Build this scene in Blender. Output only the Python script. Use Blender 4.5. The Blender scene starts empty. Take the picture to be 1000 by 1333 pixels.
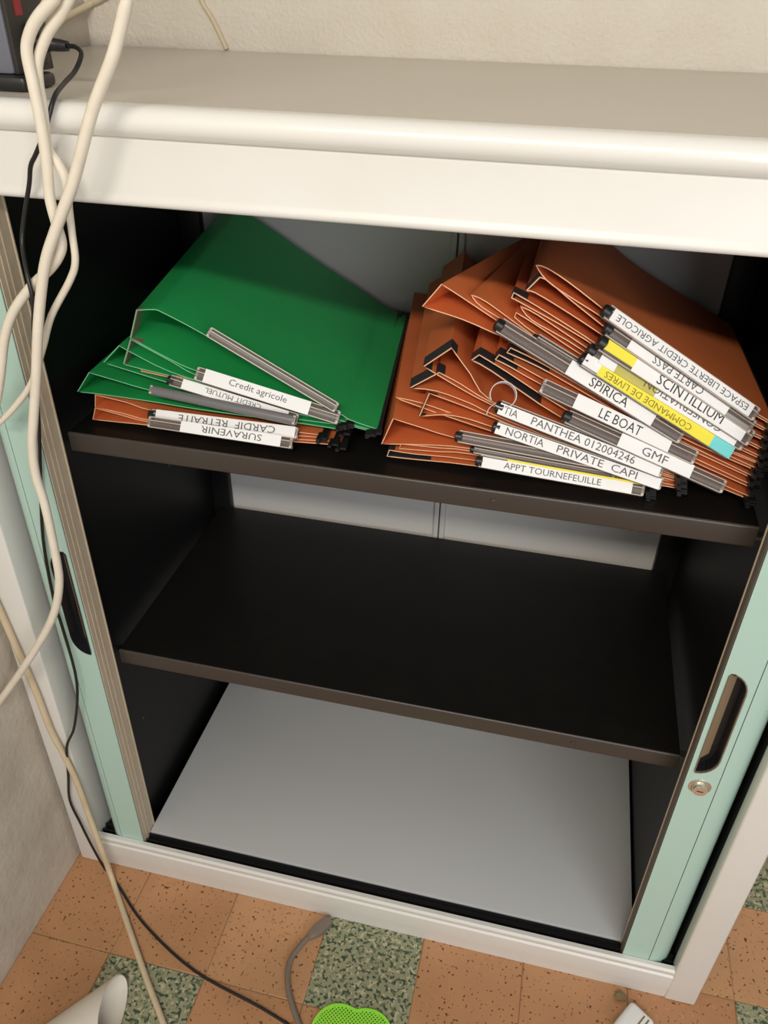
import bpy, bmesh, math, random
from mathutils import Vector, Matrix
random.seed(7)
scene = bpy.context.scene
coll = scene.collection

# ------------------------------------------------------------------ camera
F_PX, IMG_W, IMG_H = 1043.866, 1000.0, 1333.0
CAM = Vector((0.6615, -0.6583, 1.2653))
PITCH, YAW, ROLL = (math.radians(a) for a in (-34.4747, 12.5445, -1.1436))
ROT = Matrix.Rotation(YAW, 3, 'Z') @ Matrix.Rotation(PITCH, 3, 'X') @ Matrix.Rotation(ROLL, 3, 'Y')
cd = bpy.data.cameras.new('camera')
cd.sensor_fit = 'VERTICAL'; cd.sensor_height = 24.0
cd.lens = F_PX / IMG_H * 24.0
cd.clip_start = 0.01
cam = bpy.data.objects.new('camera', cd)
cam.matrix_world = Matrix.Translation(CAM) @ (ROT @ Matrix.Rotation(math.pi / 2, 3, 'X')).to_4x4()
coll.objects.link(cam)
scene.camera = cam

# ------------------------------------------------------------------ light
world = bpy.data.worlds.new('world'); scene.world = world
world.use_nodes = True
world.node_tree.nodes['Background'].inputs[0].default_value = (0.97, 0.97, 1.0, 1)
world.node_tree.nodes['Background'].inputs[1].default_value = 0.36


def area_light(name, loc, target, sx, sy, power, col):
    l = bpy.data.lights.new(name, 'AREA'); l.shape = 'RECTANGLE'
    l.size = sx; l.size_y = sy; l.energy = power; l.color = col
    o = bpy.data.objects.new(name, l); coll.objects.link(o)
    o.location = loc
    o.rotation_euler = (Vector(target) - Vector(loc)).to_track_quat('-Z', 'Y').to_euler()
    return o


area_light('ceiling_lamp_light', (0.52, -1.60, 2.05), (0.50, 0.0, 0.75), 1.0, 0.10, 22, (1.0, 0.92, 0.81))
area_light('fill_light', (1.70, -2.1, 1.30), (0.70, 0.0, 0.60), 1.2, 1.2, 22, (0.96, 0.98, 1.0))  # unseen soft source at the right, added as fill for the lower parts
vs = scene.view_settings
vs.view_transform = 'Standard'; vs.look = 'None'; vs.gamma = 1.0; vs.use_curve_mapping = False
vs.exposure = 0.0

# ------------------------------------------------------------------ measured sizes (metres)
W, POST, PL, ZF, H = 1.0, 0.0436, 0.0759, 1.0854, 1.166
ZN = 1.1463
YB = 0.447
WALL_Y = 0.470
WALL_X = -0.008
S1, S2 = 0.8075, 0.459
SX0, SX1, SY0 = 0.1225, 0.8845, 0.0597


def ray(u, v):
    return ROT @ Vector(((u - 500.0) / F_PX, 1.0, (666.5 - v) / F_PX))


def PY(u, v, y):
    r = ray(u, v); return CAM + r * ((y - CAM.y) / r.y)


def PZ(u, v, z):
    r = ray(u, v); return CAM + r * ((z - CAM.z) / r.z)


# ------------------------------------------------------------------ materials
MATS = {}


def new_mat(name, col, rough=0.5, metal=0.0, spec=0.5, noise=None, bump=None, trans=0.0, coat=0.0, sheen=0.0):
    """noise = (scale, amount, second colour); bump = (scale, strength, distance)"""
    m = bpy.data.materials.new(name); m.use_nodes = True
    nt = m.node_tree; b = nt.nodes['Principled BSDF']
    b.inputs['Base Color'].default_value = (*col, 1)
    b.inputs['Roughness'].default_value = rough
    b.inputs['Metallic'].default_value = metal
    b.inputs['Specular IOR Level'].default_value = spec
    b.inputs['Transmission Weight'].default_value = trans
    b.inputs['Coat Weight'].default_value = coat
    tc = nt.nodes.new('ShaderNodeTexCoord')
    if noise:
        n = nt.nodes.new('ShaderNodeTexNoise'); n.inputs['Scale'].default_value = noise[0]
        n.inputs['Detail'].default_value = 5; n.inputs['Roughness'].default_value = 0.6
        nt.links.new(tc.outputs['Object'], n.inputs['Vector'])
        r = nt.nodes.new('ShaderNodeValToRGB')
        r.color_ramp.elements[0].position = 0.5 - 0.5 * noise[1]; r.color_ramp.elements[0].color = (*noise[2], 1)
        r.color_ramp.elements[1].position = 0.5 + 0.3 * noise[1]; r.color_ramp.elements[1].color = (*col, 1)
        nt.links.new(n.outputs['Fac'], r.inputs['Fac'])
        nt.links.new(r.outputs['Color'], b.inputs['Base Color'])
    if bump:
        n2 = nt.nodes.new('ShaderNodeTexNoise'); n2.inputs['Scale'].default_value = bump[0]
        n2.inputs['Detail'].default_value = 6
        nt.links.new(tc.outputs['Object'], n2.inputs['Vector'])
        bp = nt.nodes.new('ShaderNodeBump'); bp.inputs['Strength'].default_value = bump[1]
        bp.inputs['Distance'].default_value = bump[2]
        nt.links.new(n2.outputs['Fac'], bp.inputs['Height'])
        nt.links.new(bp.outputs['Normal'], b.inputs['Normal'])
    MATS[name] = m
    return m


def terrazzo(name, base, chips, scale, amount, rough=0.45):
    """stone tile: voronoi chips of several colours in a base"""
    m = bpy.data.materials.new(name); m.use_nodes = True
    nt = m.node_tree; b = nt.nodes['Principled BSDF']; b.inputs['Roughness'].default_value = rough
    tc = nt.nodes.new('ShaderNodeTexCoord')
    last = None
    for i, (c, s, th) in enumerate(chips):
        n = nt.nodes.new('ShaderNodeTexNoise'); n.inputs['Scale'].default_value = s
        n.inputs['Detail'].default_value = 1.5; n.inputs['Roughness'].default_value = 0.5
        mp = nt.nodes.new('ShaderNodeMapping'); mp.inputs['Location'].default_value = (3.1 * i, 1.7 * i, 0.4 * i)
        nt.links.new(tc.outputs['Object'], mp.inputs['Vector']); nt.links.new(mp.outputs['Vector'], n.inputs['Vector'])
        r = nt.nodes.new('ShaderNodeValToRGB'); r.color_ramp.elements[0].position = th
        r.color_ramp.elements[1].position = th + 0.04
        nt.links.new(n.outputs['Fac'], r.inputs['Fac'])
        mx = nt.nodes.new('ShaderNodeMix'); mx.data_type = 'RGBA'
        nt.links.new(r.outputs['Color'], mx.inputs['Factor'])
        if last is None:
            n0 = nt.nodes.new('ShaderNodeTexNoise'); n0.inputs['Scale'].default_value = 9; n0.inputs['Detail'].default_value = 4
            nt.links.new(tc.outputs['Object'], n0.inputs['Vector'])
            m0 = nt.nodes.new('ShaderNodeMix'); m0.data_type = 'RGBA'
            m0.inputs['A'].default_value = (*[x * 0.72 for x in base], 1); m0.inputs['B'].default_value = (*[min(1, x * 1.2) for x in base], 1)
            nt.links.new(n0.outputs['Fac'], m0.inputs['Factor'])
            nt.links.new(m0.outputs['Result'], mx.inputs['A'])
        else:
            nt.links.new(last, mx.inputs['A'])
        mx.inputs['B'].default_value = (*c, 1)
        last = mx.outputs['Result']
    nt.links.new(last, b.inputs['Base Color'])
    MATS[name] = m
    return m


CREAM = (0.74, 0.73, 0.69)
new_mat('cream_metal', CREAM, 0.34, noise=(6, 0.9, (0.69, 0.67, 0.61)))
new_mat('top_laminate', (0.59, 0.555, 0.48), 0.34, noise=(5, 0.9, (0.54, 0.495, 0.41)))
new_mat('edge_glare', (0.78, 0.77, 0.72), 0.25, coat=0.5)  # same panel as the top; glare on its rounded front painted whiter
new_mat('plaster', (0.71, 0.66, 0.57), 0.9, noise=(14, 0.8, (0.64, 0.58, 0.48)), bump=(170, 0.55, 0.004))
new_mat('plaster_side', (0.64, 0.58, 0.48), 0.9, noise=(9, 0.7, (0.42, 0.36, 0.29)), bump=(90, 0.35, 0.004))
new_mat('black_metal', (0.006, 0.006, 0.006), 0.45, spec=0.3)
new_mat('shelf_metal', (0.011, 0.0095, 0.008), 0.40, spec=0.3, noise=(30, 0.9, (0.006, 0.0055, 0.005)))
new_mat('shelf_lip', (0.052, 0.042, 0.035), 0.33)
new_mat('grey_panel', (0.52, 0.51, 0.49), 0.5)
new_mat('pale_board', (0.52, 0.53, 0.53), 0.36, noise=(5, 0.9, (0.50, 0.50, 0.49)))
new_mat('teal', (0.43, 0.61, 0.53), 0.32)
new_mat('beige_edge', (0.62, 0.52, 0.38), 0.45, noise=(60, 0.9, (0.52, 0.42, 0.29)))
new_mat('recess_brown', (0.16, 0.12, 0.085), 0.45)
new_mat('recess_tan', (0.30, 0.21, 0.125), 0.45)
new_mat('dark_edge', (0.15, 0.125, 0.10), 0.5)
new_mat('dark_plastic', (0.012, 0.012, 0.013), 0.38)
new_mat('chrome', (0.80, 0.76, 0.66), 0.22, metal=0.9)
new_mat('green_card', (0.018, 0.38, 0.095), 0.5, noise=(9, 0.9, (0.015, 0.33, 0.08)))
new_mat('green_edge', (0.20, 0.55, 0.30), 0.7)
new_mat('orange_card', (0.74, 0.19, 0.055), 0.6, noise=(9, 0.9, (0.66, 0.155, 0.042)))
new_mat('orange_edge', (0.85, 0.48, 0.28), 0.7)
new_mat('band_black', (0.030, 0.032, 0.034), 0.45)
new_mat('spine_grey', (0.20, 0.15, 0.11), 0.6)
new_mat('pale_plastic_highlight', (0.50, 0.44, 0.38), 0.35)  # pale end caps, also the painted highlight strips on the sleeves
new_mat('clear_plastic', (0.17, 0.14, 0.125), 0.30)
MATS['clear_plastic'].node_tree.nodes['Principled BSDF'].inputs['Alpha'].default_value = 0.50
new_mat('smoke_plastic', (0.20, 0.195, 0.20), 0.26)
MATS['smoke_plastic'].node_tree.nodes['Principled BSDF'].inputs['Alpha'].default_value = 0.75
new_mat('paper_white', (0.86, 0.86, 0.85), 0.6)
new_mat('paper_yellow', (0.86, 0.76, 0.06), 0.6)
new_mat('paper_turquoise', (0.18, 0.66, 0.66), 0.6)
new_mat('ink_black', (0.02, 0.02, 0.022), 0.6)
new_mat('ink_grey', (0.10, 0.10, 0.11), 0.6)
new_mat('ink_olive', (0.26, 0.20, 0.02), 0.6)
new_mat('cable_white', (0.80, 0.74, 0.62), 0.45, noise=(40, 0.8, (0.70, 0.62, 0.48)))
new_mat('cable_cream', (0.66, 0.54, 0.36), 0.5, noise=(40, 0.8, (0.55, 0.43, 0.27)))
new_mat('cable_black', (0.012, 0.011, 0.011), 0.4)
new_mat('cable_grey', (0.20, 0.16, 0.125), 0.45)
new_mat('cable_painted', (0.62, 0.52, 0.36), 0.7)
new_mat('device_grey', (0.15, 0.155, 0.185), 0.5)
new_mat('device_dark', (0.030, 0.026, 0.022), 0.5)
new_mat('device_red', (0.30, 0.008, 0.016), 0.4)
new_mat('white_plastic', (0.70, 0.64, 0.54), 0.35)
new_mat('plug_white', (0.80, 0.79, 0.76), 0.35)
new_mat('lime_plastic', (0.32, 0.80, 0.06), 0.4)
new_mat('grout', (0.30, 0.17, 0.085), 0.9)
new_mat('scrap_brown', (0.22, 0.16, 0.07), 0.9)
for i, c in enumerate([(0.48, 0.245, 0.115), (0.44, 0.215, 0.10), (0.52, 0.28, 0.135)]):
    terrazzo('tile_orange_%d' % i, c, [((0.47, 0.24, 0.115), 120, 0.62), ((0.14, 0.06, 0.025), 190, 0.645), ((0.07, 0.045, 0.022), 95, 0.70)], 1, 1)
terrazzo('tile_green', (0.30, 0.30, 0.18), [((0.46, 0.42, 0.27), 130, 0.56), ((0.045, 0.075, 0.042), 165, 0.545), ((0.13, 0.16, 0.09), 110, 0.60)], 1, 1)

# ------------------------------------------------------------------ building helpers
ORG = {}


def empty(name, loc, label=None, cat=None, group=None):
    o = bpy.data.objects.new(name, None); coll.objects.link(o)
    o.location = loc; o.empty_display_size = 0.02
    ORG[o.name] = Vector(loc)
    tag(o, label, cat, group)
    return o


def tag(o, label=None, cat=None, group=None, kind=None):
    if label: o['label'] = label
    if cat: o['category'] = cat
    if group: o['group'] = group
    if kind: o['kind'] = kind
    return o


def mesh_obj(name, verts, faces, mats, parent=None, base=None, smooth=False, midx=None, bevel=0.0, bseg=2):
    """world-space vertices -> object under parent (or top-level with its origin at base)"""
    org = ORG[parent.name] if parent else Vector(base if base is not None else (0, 0, 0))
    me = bpy.data.meshes.new(name)
    me.from_pydata([tuple(Vector(v) - org) for v in verts], [], faces)
    if isinstance(mats, str): mats = [mats]
    for m in mats: me.materials.append(MATS[m])
    if midx:
        for p, i in zip(me.polygons, midx): p.material_index = i
    bm = bmesh.new(); bm.from_mesh(me)
    bmesh.ops.recalc_face_normals(bm, faces=bm.faces)
    if bevel > 0:
        es = [e for e in bm.edges if len(e.link_faces) == 2 and e.calc_face_angle(0) > 0.5]
        bmesh.ops.bevel(bm, geom=es, offset=bevel, segments=bseg, affect='EDGES', clamp_overlap=True, profile=0.5)
    bm.to_mesh(me); bm.free()
    if smooth or bevel > 0:
        for p in me.polygons: p.use_smooth = True
        if hasattr(me, 'set_sharp_from_angle'): me.set_sharp_from_angle(angle=math.radians(40))
    o = bpy.data.objects.new(name, me); coll.objects.link(o)
    if parent:
        o.parent = parent
    else:
        o.location = org
    ORG[o.name] = org
    return o


def box_vf(x0, x1, y0, y1, z0, z1):
    v = [(x, y, z) for x in (x0, x1) for y in (y0, y1) for z in (z0, z1)]
    f = [(0, 1, 3, 2), (4, 6, 7, 5), (0, 4, 5, 1), (2, 3, 7, 6), (0, 2, 6, 4), (1, 5, 7, 3)]
    return v, f


def box(name, x0, x1, y0, y1, z0, z1, mat, parent=None, base=None, bevel=0.0, bseg=2):
    v, f = box_vf(x0, x1, y0, y1, z0, z1)
    return mesh_obj(name, v, f, mat, parent, base, bevel=bevel, bseg=bseg)


def boxes(name, lst, mat, parent=None, base=None, bevel=0.0):
    V, Fc = [], []
    for b in lst:
        v, f = box_vf(*b); n = len(V); V += v; Fc += [tuple(i + n for i in q) for q in f]
    return mesh_obj(name, V, Fc, mat, parent, base, bevel=bevel)


def prism(name, pts, axis, a, b, mat, parent=None, base=None, smooth=False, bevel=0.0):
    """closed 2-D outline extruded along an axis from a to b (convex or concave, end caps as n-gons)"""
    def p3(p, t):
        return {'x': (t, p[0], p[1]), 'y': (p[0], t, p[1]), 'z': (p[0], p[1], t)}[axis]
    n = len(pts)
    v = [p3(p, a) for p in pts] + [p3(p, b) for p in pts]
    f = [(i, (i + 1) % n, n + (i + 1) % n, n + i) for i in range(n)] + [tuple(range(n)), tuple(range(n, 2 * n))]
    return mesh_obj(name, v, f, mat, parent, base, smooth=smooth, bevel=bevel)


def catmull(pts, sub=4):
    pts = [Vector(p) for p in pts]
    if len(pts) < 3: return pts
    out = []
    for i in range(len(pts) - 1):
        p0 = pts[max(i - 1, 0)]; p1 = pts[i]; p2 = pts[i + 1]; p3 = pts[min(i + 2, len(pts) - 1)]
        for k in range(sub):
            t = k / sub
            out.append(0.5 * ((2 * p1) + (p2 - p0) * t + (2 * p0 - 5 * p1 + 4 * p2 - p3) * t * t + (3 * p1 - p0 - 3 * p2 + p3) * t ** 3))
    out.append(pts[-1])
    return out


def tube_vf(path, rad, seg=10):
    """round tube along a path; rad is a number or one radius for each point"""
    path = [Vector(p) for p in path]; n = len(path)
    rads = rad if isinstance(rad, (list, tuple)) else [rad] * n
    V, Fc = [], []
    up = None
    for i, p in enumerate(path):
        t = (path[min(i + 1, n - 1)] - path[max(i - 1, 0)]).normalized()
        if up is None:
            up = Vector((0, 0, 1)) if abs(t.z) < 0.9 else Vector((1, 0, 0))
        s = t.cross(up).normalized(); up = s.cross(t).normalized()
        for k in range(seg):
            a = 2 * math.pi * k / seg
            V.append(p + (s * math.cos(a) + up * math.sin(a)) * rads[i])
    for i in range(n - 1):
        for k in range(seg):
            Fc.append((i * seg + k, i * seg + (k + 1) % seg, (i + 1) * seg + (k + 1) % seg, (i + 1) * seg + k))
    Fc.append(tuple(range(seg))); Fc.append(tuple((n - 1) * seg + k for k in range(seg)))
    return V, Fc


def tube(name, path, rad, mat, parent=None, base=None, seg=10):
    v, f = tube_vf(path, rad, seg)
    return mesh_obj(name, v, f, mat, parent, base, smooth=True)


def lathe_vf(c, ax, prof, seg=24):
    """prof: (distance along axis, radius)"""
    ax = Vector(ax).normalized(); c = Vector(c)
    s = ax.orthogonal().normalized(); u = ax.cross(s)
    V, Fc = [], []
    for d, r in prof:
        for k in range(seg):
            a = 2 * math.pi * k / seg
            V.append(c + ax * d + (s * math.cos(a) + u * math.sin(a)) * r)
    for i in range(len(prof) - 1):
        for k in range(seg):
            Fc.append((i * seg + k, i * seg + (k + 1) % seg, (i + 1) * seg + (k + 1) % seg, (i + 1) * seg + k))
    Fc.append(tuple(range(seg))); Fc.append(tuple((len(prof) - 1) * seg + k for k in range(seg)))
    return V, Fc


def frame_box_vf(o, ax, ay, az, a0, a1, b0, b1, c0, c1):
    v, f = box_vf(a0, a1, b0, b1, c0, c1)
    return [o + ax * p[0] + ay * p[1] + az * p[2] for p in v], f


# ------------------------------------------------------------------ the room
fl = box('floor', -0.4, 2.2, -1.6, 0.6, -0.03, -0.0012, 'grout'); tag(fl, 'terracotta and green speckled stone tile floor', None, None, 'structure')
T = 0.1555
GX, GY = 0.437, 0.0225
greens = {(0, 0), (-2, 1), (4, 0), (4, -2), (2, 2), (0, 4), (-4, 3), (6, 1), (2, -1), (-2, 5)}
tile_cache = {}
k = 0
for ix in range(-3, 6):
    for iy in range(-3, 4):
        x0 = GX + ix * T; y1 = GY - iy * T
        xa, xb, ya, yb = max(x0, WALL_X), x0 + T, y1 - T, min(y1, WALL_Y)
        if xb < WALL_X + 0.02 or yb - ya < 0.02: continue
        if 0.02 < xa and xb < 0.98 and ya > 0.01: continue        # under the cabinet
        mat = 'tile_green' if (ix, iy) in greens else 'tile_orange_%d' % random.choice((0, 0, 1, 2))
        box('tile', xa + 0.0007, xb - 0.0007, ya + 0.0007, yb - 0.0007, -0.010, random.uniform(-0.0006, 0.0), mat, fl, bevel=0.0007, bseg=1)
tag(box('wall_back', -0.4, 2.2, WALL_Y, WALL_Y + 0.1, -0.03, 2.5, 'plaster'), 'cream rough plaster wall behind the cabinet', None, None, 'structure')
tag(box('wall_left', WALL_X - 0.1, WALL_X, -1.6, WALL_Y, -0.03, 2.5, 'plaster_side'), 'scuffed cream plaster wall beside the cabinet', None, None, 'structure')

# ------------------------------------------------------------------ the cabinet
cab = empty('tambour_cabinet', (W / 2, 0.2, 0), 'cream metal tambour cabinet with black shelves and pale teal sliding doors', 'cabinet')


def arc(cx, cy, r, a0, a1, n):
    return [(cx + r * math.cos(math.radians(a0 + (a1 - a0) * i / n)), cy + r * math.sin(math.radians(a0 + (a1 - a0) * i / n))) for i in range(n + 1)]


# top: rounded front edge (outline in y,z)
pts = arc(0.002, H - 0.0125, 0.0125, 90, 270, 10) + [(0.012, ZN - 0.006), (0.012, H - 0.0003)]
tp = box('top_panel', 0.0, W, 0.012, WALL_Y - 0.002, ZN - 0.006, H - 0.0003, 'top_laminate', cab)
prism('rounded_edge', pts, 'x', 0.0, W, 'edge_glare', tp, smooth=True)
# header with a small rolled lip along its lower edge
pts = [(0.020, ZN - 0.004), (0.001, ZN - 0.004), (0.0, ZN - 0.010), (0.0, ZF + 0.011)] + arc(0.0015, ZF + 0.0045, 0.0045, 140, 270, 5) + [(0.020, ZF), (0.020, ZF + 0.004), (0.010, ZF + 0.006), (0.010, ZN - 0.010), (0.020, ZN - 0.010)]
prism('header_rail', pts, 'x', 0.001, W - 0.001, 'cream_metal', cab, smooth=True)
for x0, x1, sgn in ((0.0, POST, 1), (W - POST, W, -1)):
    box('corner_post', x0, x1, 0.0, 0.060 if sgn > 0 else 0.0215, 0.0, ZN - 0.012, 'cream_metal', cab, bevel=0.003, bseg=3)
    xo = 0.0 if sgn > 0 else W - 0.012
    box('side_panel', xo, xo + 0.012, 0.0605 if sgn > 0 else 0.0225, YB + 0.012, 0.0, ZN - 0.008, 'cream_metal', cab)
# plinth rail: shallow ridges along the face
pts = [(0.003, 0.0), (0.001, 0.028), (0.0, 0.034), (0.0, PL - 0.016), (0.003, PL - 0.013), (0.001, PL - 0.010), (0.001, PL - 0.003), (0.004, PL), (0.010, PL), (0.010, 0.0)]
prism('plinth_rail', pts, 'x', POST - 0.002, W - POST + 0.0005, 'cream_metal', cab, smooth=True)
box('door_track', POST, W - POST, 0.0102, 0.060, 0.030, PL - 0.012, 'dark_plastic', cab)
boxes('track_rib', [(POST, W - POST, 0.017, 0.019, PL - 0.0125, PL - 0.004), (POST, W - POST, 0.0265, 0.0285, PL - 0.0125, PL - 0.003)], 'dark_plastic', cab)
box('bottom_pan', 0.0125, 0.9775, 0.0605, YB - 0.001, 0.020, 0.029, 'black_metal', cab)
box('side_gap_shade', 0.960, 0.963, 0.0610, YB - 0.001, 0.0295, ZF + 0.04, 'black_metal', cab)  # black sheet added to shade the cream side seen through the right gap
box('post_gap_shade', 0.9575, 0.9605, 0.0220, 0.0605, 0.030, ZF + 0.04, 'black_metal', cab)  # black sheet added behind the right post, keeps the gap in shade
box('base_board', 0.1235, 0.8985, 0.0305, YB - 0.008, PL - 0.011, PL, 'pale_board', cab, bevel=0.002)
for x0, x1 in ((0.098, 0.108), (0.902, 0.912)):
    box('inner_side', x0, x1, 0.050, YB - 0.002, 0.030, ZF + 0.05, 'black_metal', cab)
box('inner_ceiling', 0.10, 0.91, 0.03, YB - 0.002, ZF + 0.050, ZF + 0.054, 'black_metal', cab)
for x0, x1 in ((0.1085, 0.140), (0.866, 0.9015)):
    box('rear_upright', x0, x1, YB - 0.016, YB - 0.002, PL, ZF + 0.05, 'black_metal', cab, bevel=0.001)
for x0, x1 in ((0.10, 0.5045), (0.5205, 0.91)):
    box('back_panel', x0, x1, YB, YB + 0.004, 0.03, ZF + 0.05, 'grey_panel', cab)
rail = box('back_centre_rail', 0.5030, 0.5110, YB - 0.006, YB + 0.002, PL, ZF + 0.05, 'grey_panel', cab, bevel=0.0012)
box('back_centre_rail', 0.5130, 0.5215, YB - 0.006, YB + 0.002, PL, ZF + 0.05, 'grey_panel', cab, bevel=0.0012)
for z in (S1, S2):
    sh = box('shelf', SX0, SX1, SY0 + 0.0022, YB - 0.012, z - 0.003, z, 'shelf_metal', cab)
    pts = arc(SY0 + 0.003, z - 0.003, 0.003, 90, 180, 4) + arc(SY0 + 0.003, z - 0.023, 0.003, 180, 270, 3) + [(SY0 + 0.012, z - 0.026), (SY0 + 0.012, z - 0.0245), (SY0 + 0.0045, z - 0.0235), (SY0 + 0.0045, z - 0.0031)]
    prism('front_lip', pts, 'x', SX0, SX1, 'shelf_lip', sh, smooth=True)
    for x in (SX0, SX1 - 0.002):
        box('side_lip', x, x + 0.002, SY0 + 0.012, YB - 0.014, z - 0.022, z - 0.003, 'shelf_metal', sh)
    for x in (0.1085, SX1 + 0.001):
        box('shelf_clip', x, 0.1220 if x < 0.5 else 0.9015, SY0 + 0.022, SY0 + 0.034, z - 0.030, z - 0.026, 'chrome', sh, bevel=0.001)
    v, f = lathe_vf((0.755 if z < 0.6 else 0.62, SY0 - 0.0002, z - 0.013), (0, -1, 0), [(0, 0.0035), (0.0008, 0.0032), (0.0014, 0.0018)], 12)
    mesh_obj('rivet', v, f, 'shelf_lip', sh, smooth=True)
# screws dotted over the black inner side
for (y, z) in ((0.12, 0.37), (0.20, 0.365), (0.25, 0.385), (0.10, 0.27), (0.3, 0.62)):
    v, f = lathe_vf((0.1081, y, z), (1, 0, 0), [(0, 0.003), (0.001, 0.002)], 8)
    mesh_obj('screw', v, f, 'shelf_lip', cab)

YD = 0.0105          # front face of the sliding doors
ZD0, ZD1 = 0.0665, ZF + 0.03


def slot_outline(xs, xr, z0, z1):
    """finger pull: straight side at xs, rounded corners towards xr"""
    s = 1 if xr > xs else -1
    w = abs(xr - xs); R = w * 0.92; r = w * 0.28
    p = []
    for i in range(7):                       # lower rounded corner
        a = math.radians(-90 + 90 * i / 6); p.append((xr - s * R + s * R * math.cos(a), z0 + R * 1.2 + R * 1.2 * math.sin(a)))
    for i in range(7):                       # upper rounded corner
        a = math.radians(90 * i / 6); p.append((xr - s * R + s * R * math.cos(a), z1 - R * 1.2 + R * 1.2 * math.sin(a)))
    for i in range(4):
        a = math.radians(90 + 90 * i / 3); p.append((xs + s * r + s * r * math.cos(a), z1 - r * .6 + r * 0.6 * math.sin(a)))
    p.append((xs, z0 + 0.004)); p.append((xs + s * 0.001, z0))
    return p


def plate_with_hole(name, rect, hole, y, mat, parent):
    bm = bmesh.new(); org = ORG[parent.name]
    def loop(pts):
        vs_ = [bm.verts.new(Vector((p[0], y, p[1])) - org) for p in pts]
        return [bm.edges.new((vs_[i], vs_[(i + 1) % len(vs_)])) for i in range(len(vs_))]
    x0, x1, z0, z1 = rect
    e = loop([(x0, z0), (x1, z0), (x1, z1), (x0, z1)]) + loop(hole)
    bmesh.ops.triangle_fill(bm, use_beauty=True, edges=e, normal=(0, -1, 0))
    bmesh.ops.recalc_face_normals(bm, faces=bm.faces)
    for f in bm.faces:
        if f.normal.y > 0: f.normal_flip()
    me = bpy.data.meshes.new(name); bm.to_mesh(me); bm.free(); me.materials.append(MATS[mat])
    o = bpy.data.objects.new(name, me); coll.objects.link(o); o.parent = parent; ORG[o.name] = org
    sol = o.modifiers.new('thickness', 'SOLIDIFY'); sol.thickness = 0.0016; sol.offset = -1
    return o


def door(xlead, xseam, xend, hs, hr, hz0, hz1, ed, emat, rmat):
    s = 1 if xseam > xlead else -1
    hole = slot_outline(hs, hr, hz0, hz1)
    rx = (min(xlead, xseam) + (0.0006 if s < 0 else 0), max(xlead, xseam) - (0.0006 if s > 0 else 0))
    d = plate_with_hole('sliding_door', (rx[0], rx[1], ZD0, ZD1), hole, YD, 'teal', cab)
    # leading edge strip, ribbed
    e0, e1 = sorted((xlead, xlead - s * 0.0012))
    box('edge_strip', e0, e1, YD + 0.002, YD + ed, ZD0, ZD1, emat, d, bevel=0.0004, bseg=1)
    for q in (ed * 0.3, ed * 0.55):
        box('edge_rib', e0 - 0.0006, e1 + 0.0006, YD + q, YD + q + 0.003, ZD0, ZD1, emat, d)
    b0, b1 = sorted((xlead - s * 0.0022, xlead + s * 0.001))
    box('edge_bead', b0, b1, YD + ed - 0.0005, YD + ed + 0.0025, ZD0, ZD1, 'beige_edge', d, bevel=0.0008)
    # curved slat that turns into the side of the cabinet
    w = abs(xend - xseam); cv = []
    N = 12
    outer = [(xseam + s * (0.0004 + w * math.sin(math.radians(90 * i / N))), YD + w * 1.05 * (1 - math.cos(math.radians(90 * i / N)))) for i in range(N + 1)]
    inner = [(p[0] - s * 0.002 * math.sin(math.radians(90 * i / N)), p[1] + 0.002) for i, p in enumerate(outer)]
    prism('curved_slat', outer + inner[::-1], 'z', ZD0, ZD1, 'teal', d, smooth=True)
    box('seam', min(xseam, xseam + s * 0.0008) - 0.0008, max(xseam, xseam + s * 0.0008) + 0.0006, YD + 0.0018, YD + 0.0030, ZD0, ZD1, 'dark_plastic', d)
    # finger pull: rim, cup walls, back
    n = len(hole)
    cx = sum(p[0] for p in hole) / n; cz = sum(p[1] for p in hole) / n
    def sc(p, k_): return (cx + (p[0] - cx) * (1 - k_ / abs(hr - hs) * 2), cz + (p[1] - cz) * (1 - k_ / (hz1 - hz0) * 2))
    V = [(p[0], YD - 0.0012, p[1]) for p in hole] + [(sc(p, .0013)[0], YD - 0.0012, sc(p, .0013)[1]) for p in hole] + [(sc(p, .0013)[0], YD + 0.004, sc(p, .0013)[1]) for p in hole] + [(p[0], YD + 0.004, p[1]) for p in hole]
    Fc = [(a * n + i, a * n + (i + 1) % n, ((a + 1) % 4) * n + (i + 1) % n, ((a + 1) % 4) * n + i) for a in range(4) for i in range(n)]
    h = mesh_obj('finger_pull_rim', V, Fc, rmat, d)
    V = [(sc(p, .0012)[0], YD + 0.0005, sc(p, .0012)[1]) for p in hole] + [(sc(p, .003)[0], YD + 0.014, sc(p, .003)[1]) for p in hole]
    Fc = [(i, (i + 1) % n, n + (i + 1) % n, n + i) for i in range(n)] + [tuple(range(n, 2 * n))]
    mesh_obj('finger_pull_cup', V, Fc, 'dark_plastic', d)
    # brown inner slope of the pull
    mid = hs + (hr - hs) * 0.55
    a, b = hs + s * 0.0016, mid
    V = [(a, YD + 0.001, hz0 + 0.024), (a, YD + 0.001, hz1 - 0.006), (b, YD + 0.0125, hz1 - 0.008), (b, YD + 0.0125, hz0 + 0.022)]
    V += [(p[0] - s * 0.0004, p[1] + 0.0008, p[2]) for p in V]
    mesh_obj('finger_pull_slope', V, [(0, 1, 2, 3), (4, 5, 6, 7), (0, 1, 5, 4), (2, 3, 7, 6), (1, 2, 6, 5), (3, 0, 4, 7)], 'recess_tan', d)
    return d


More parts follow.
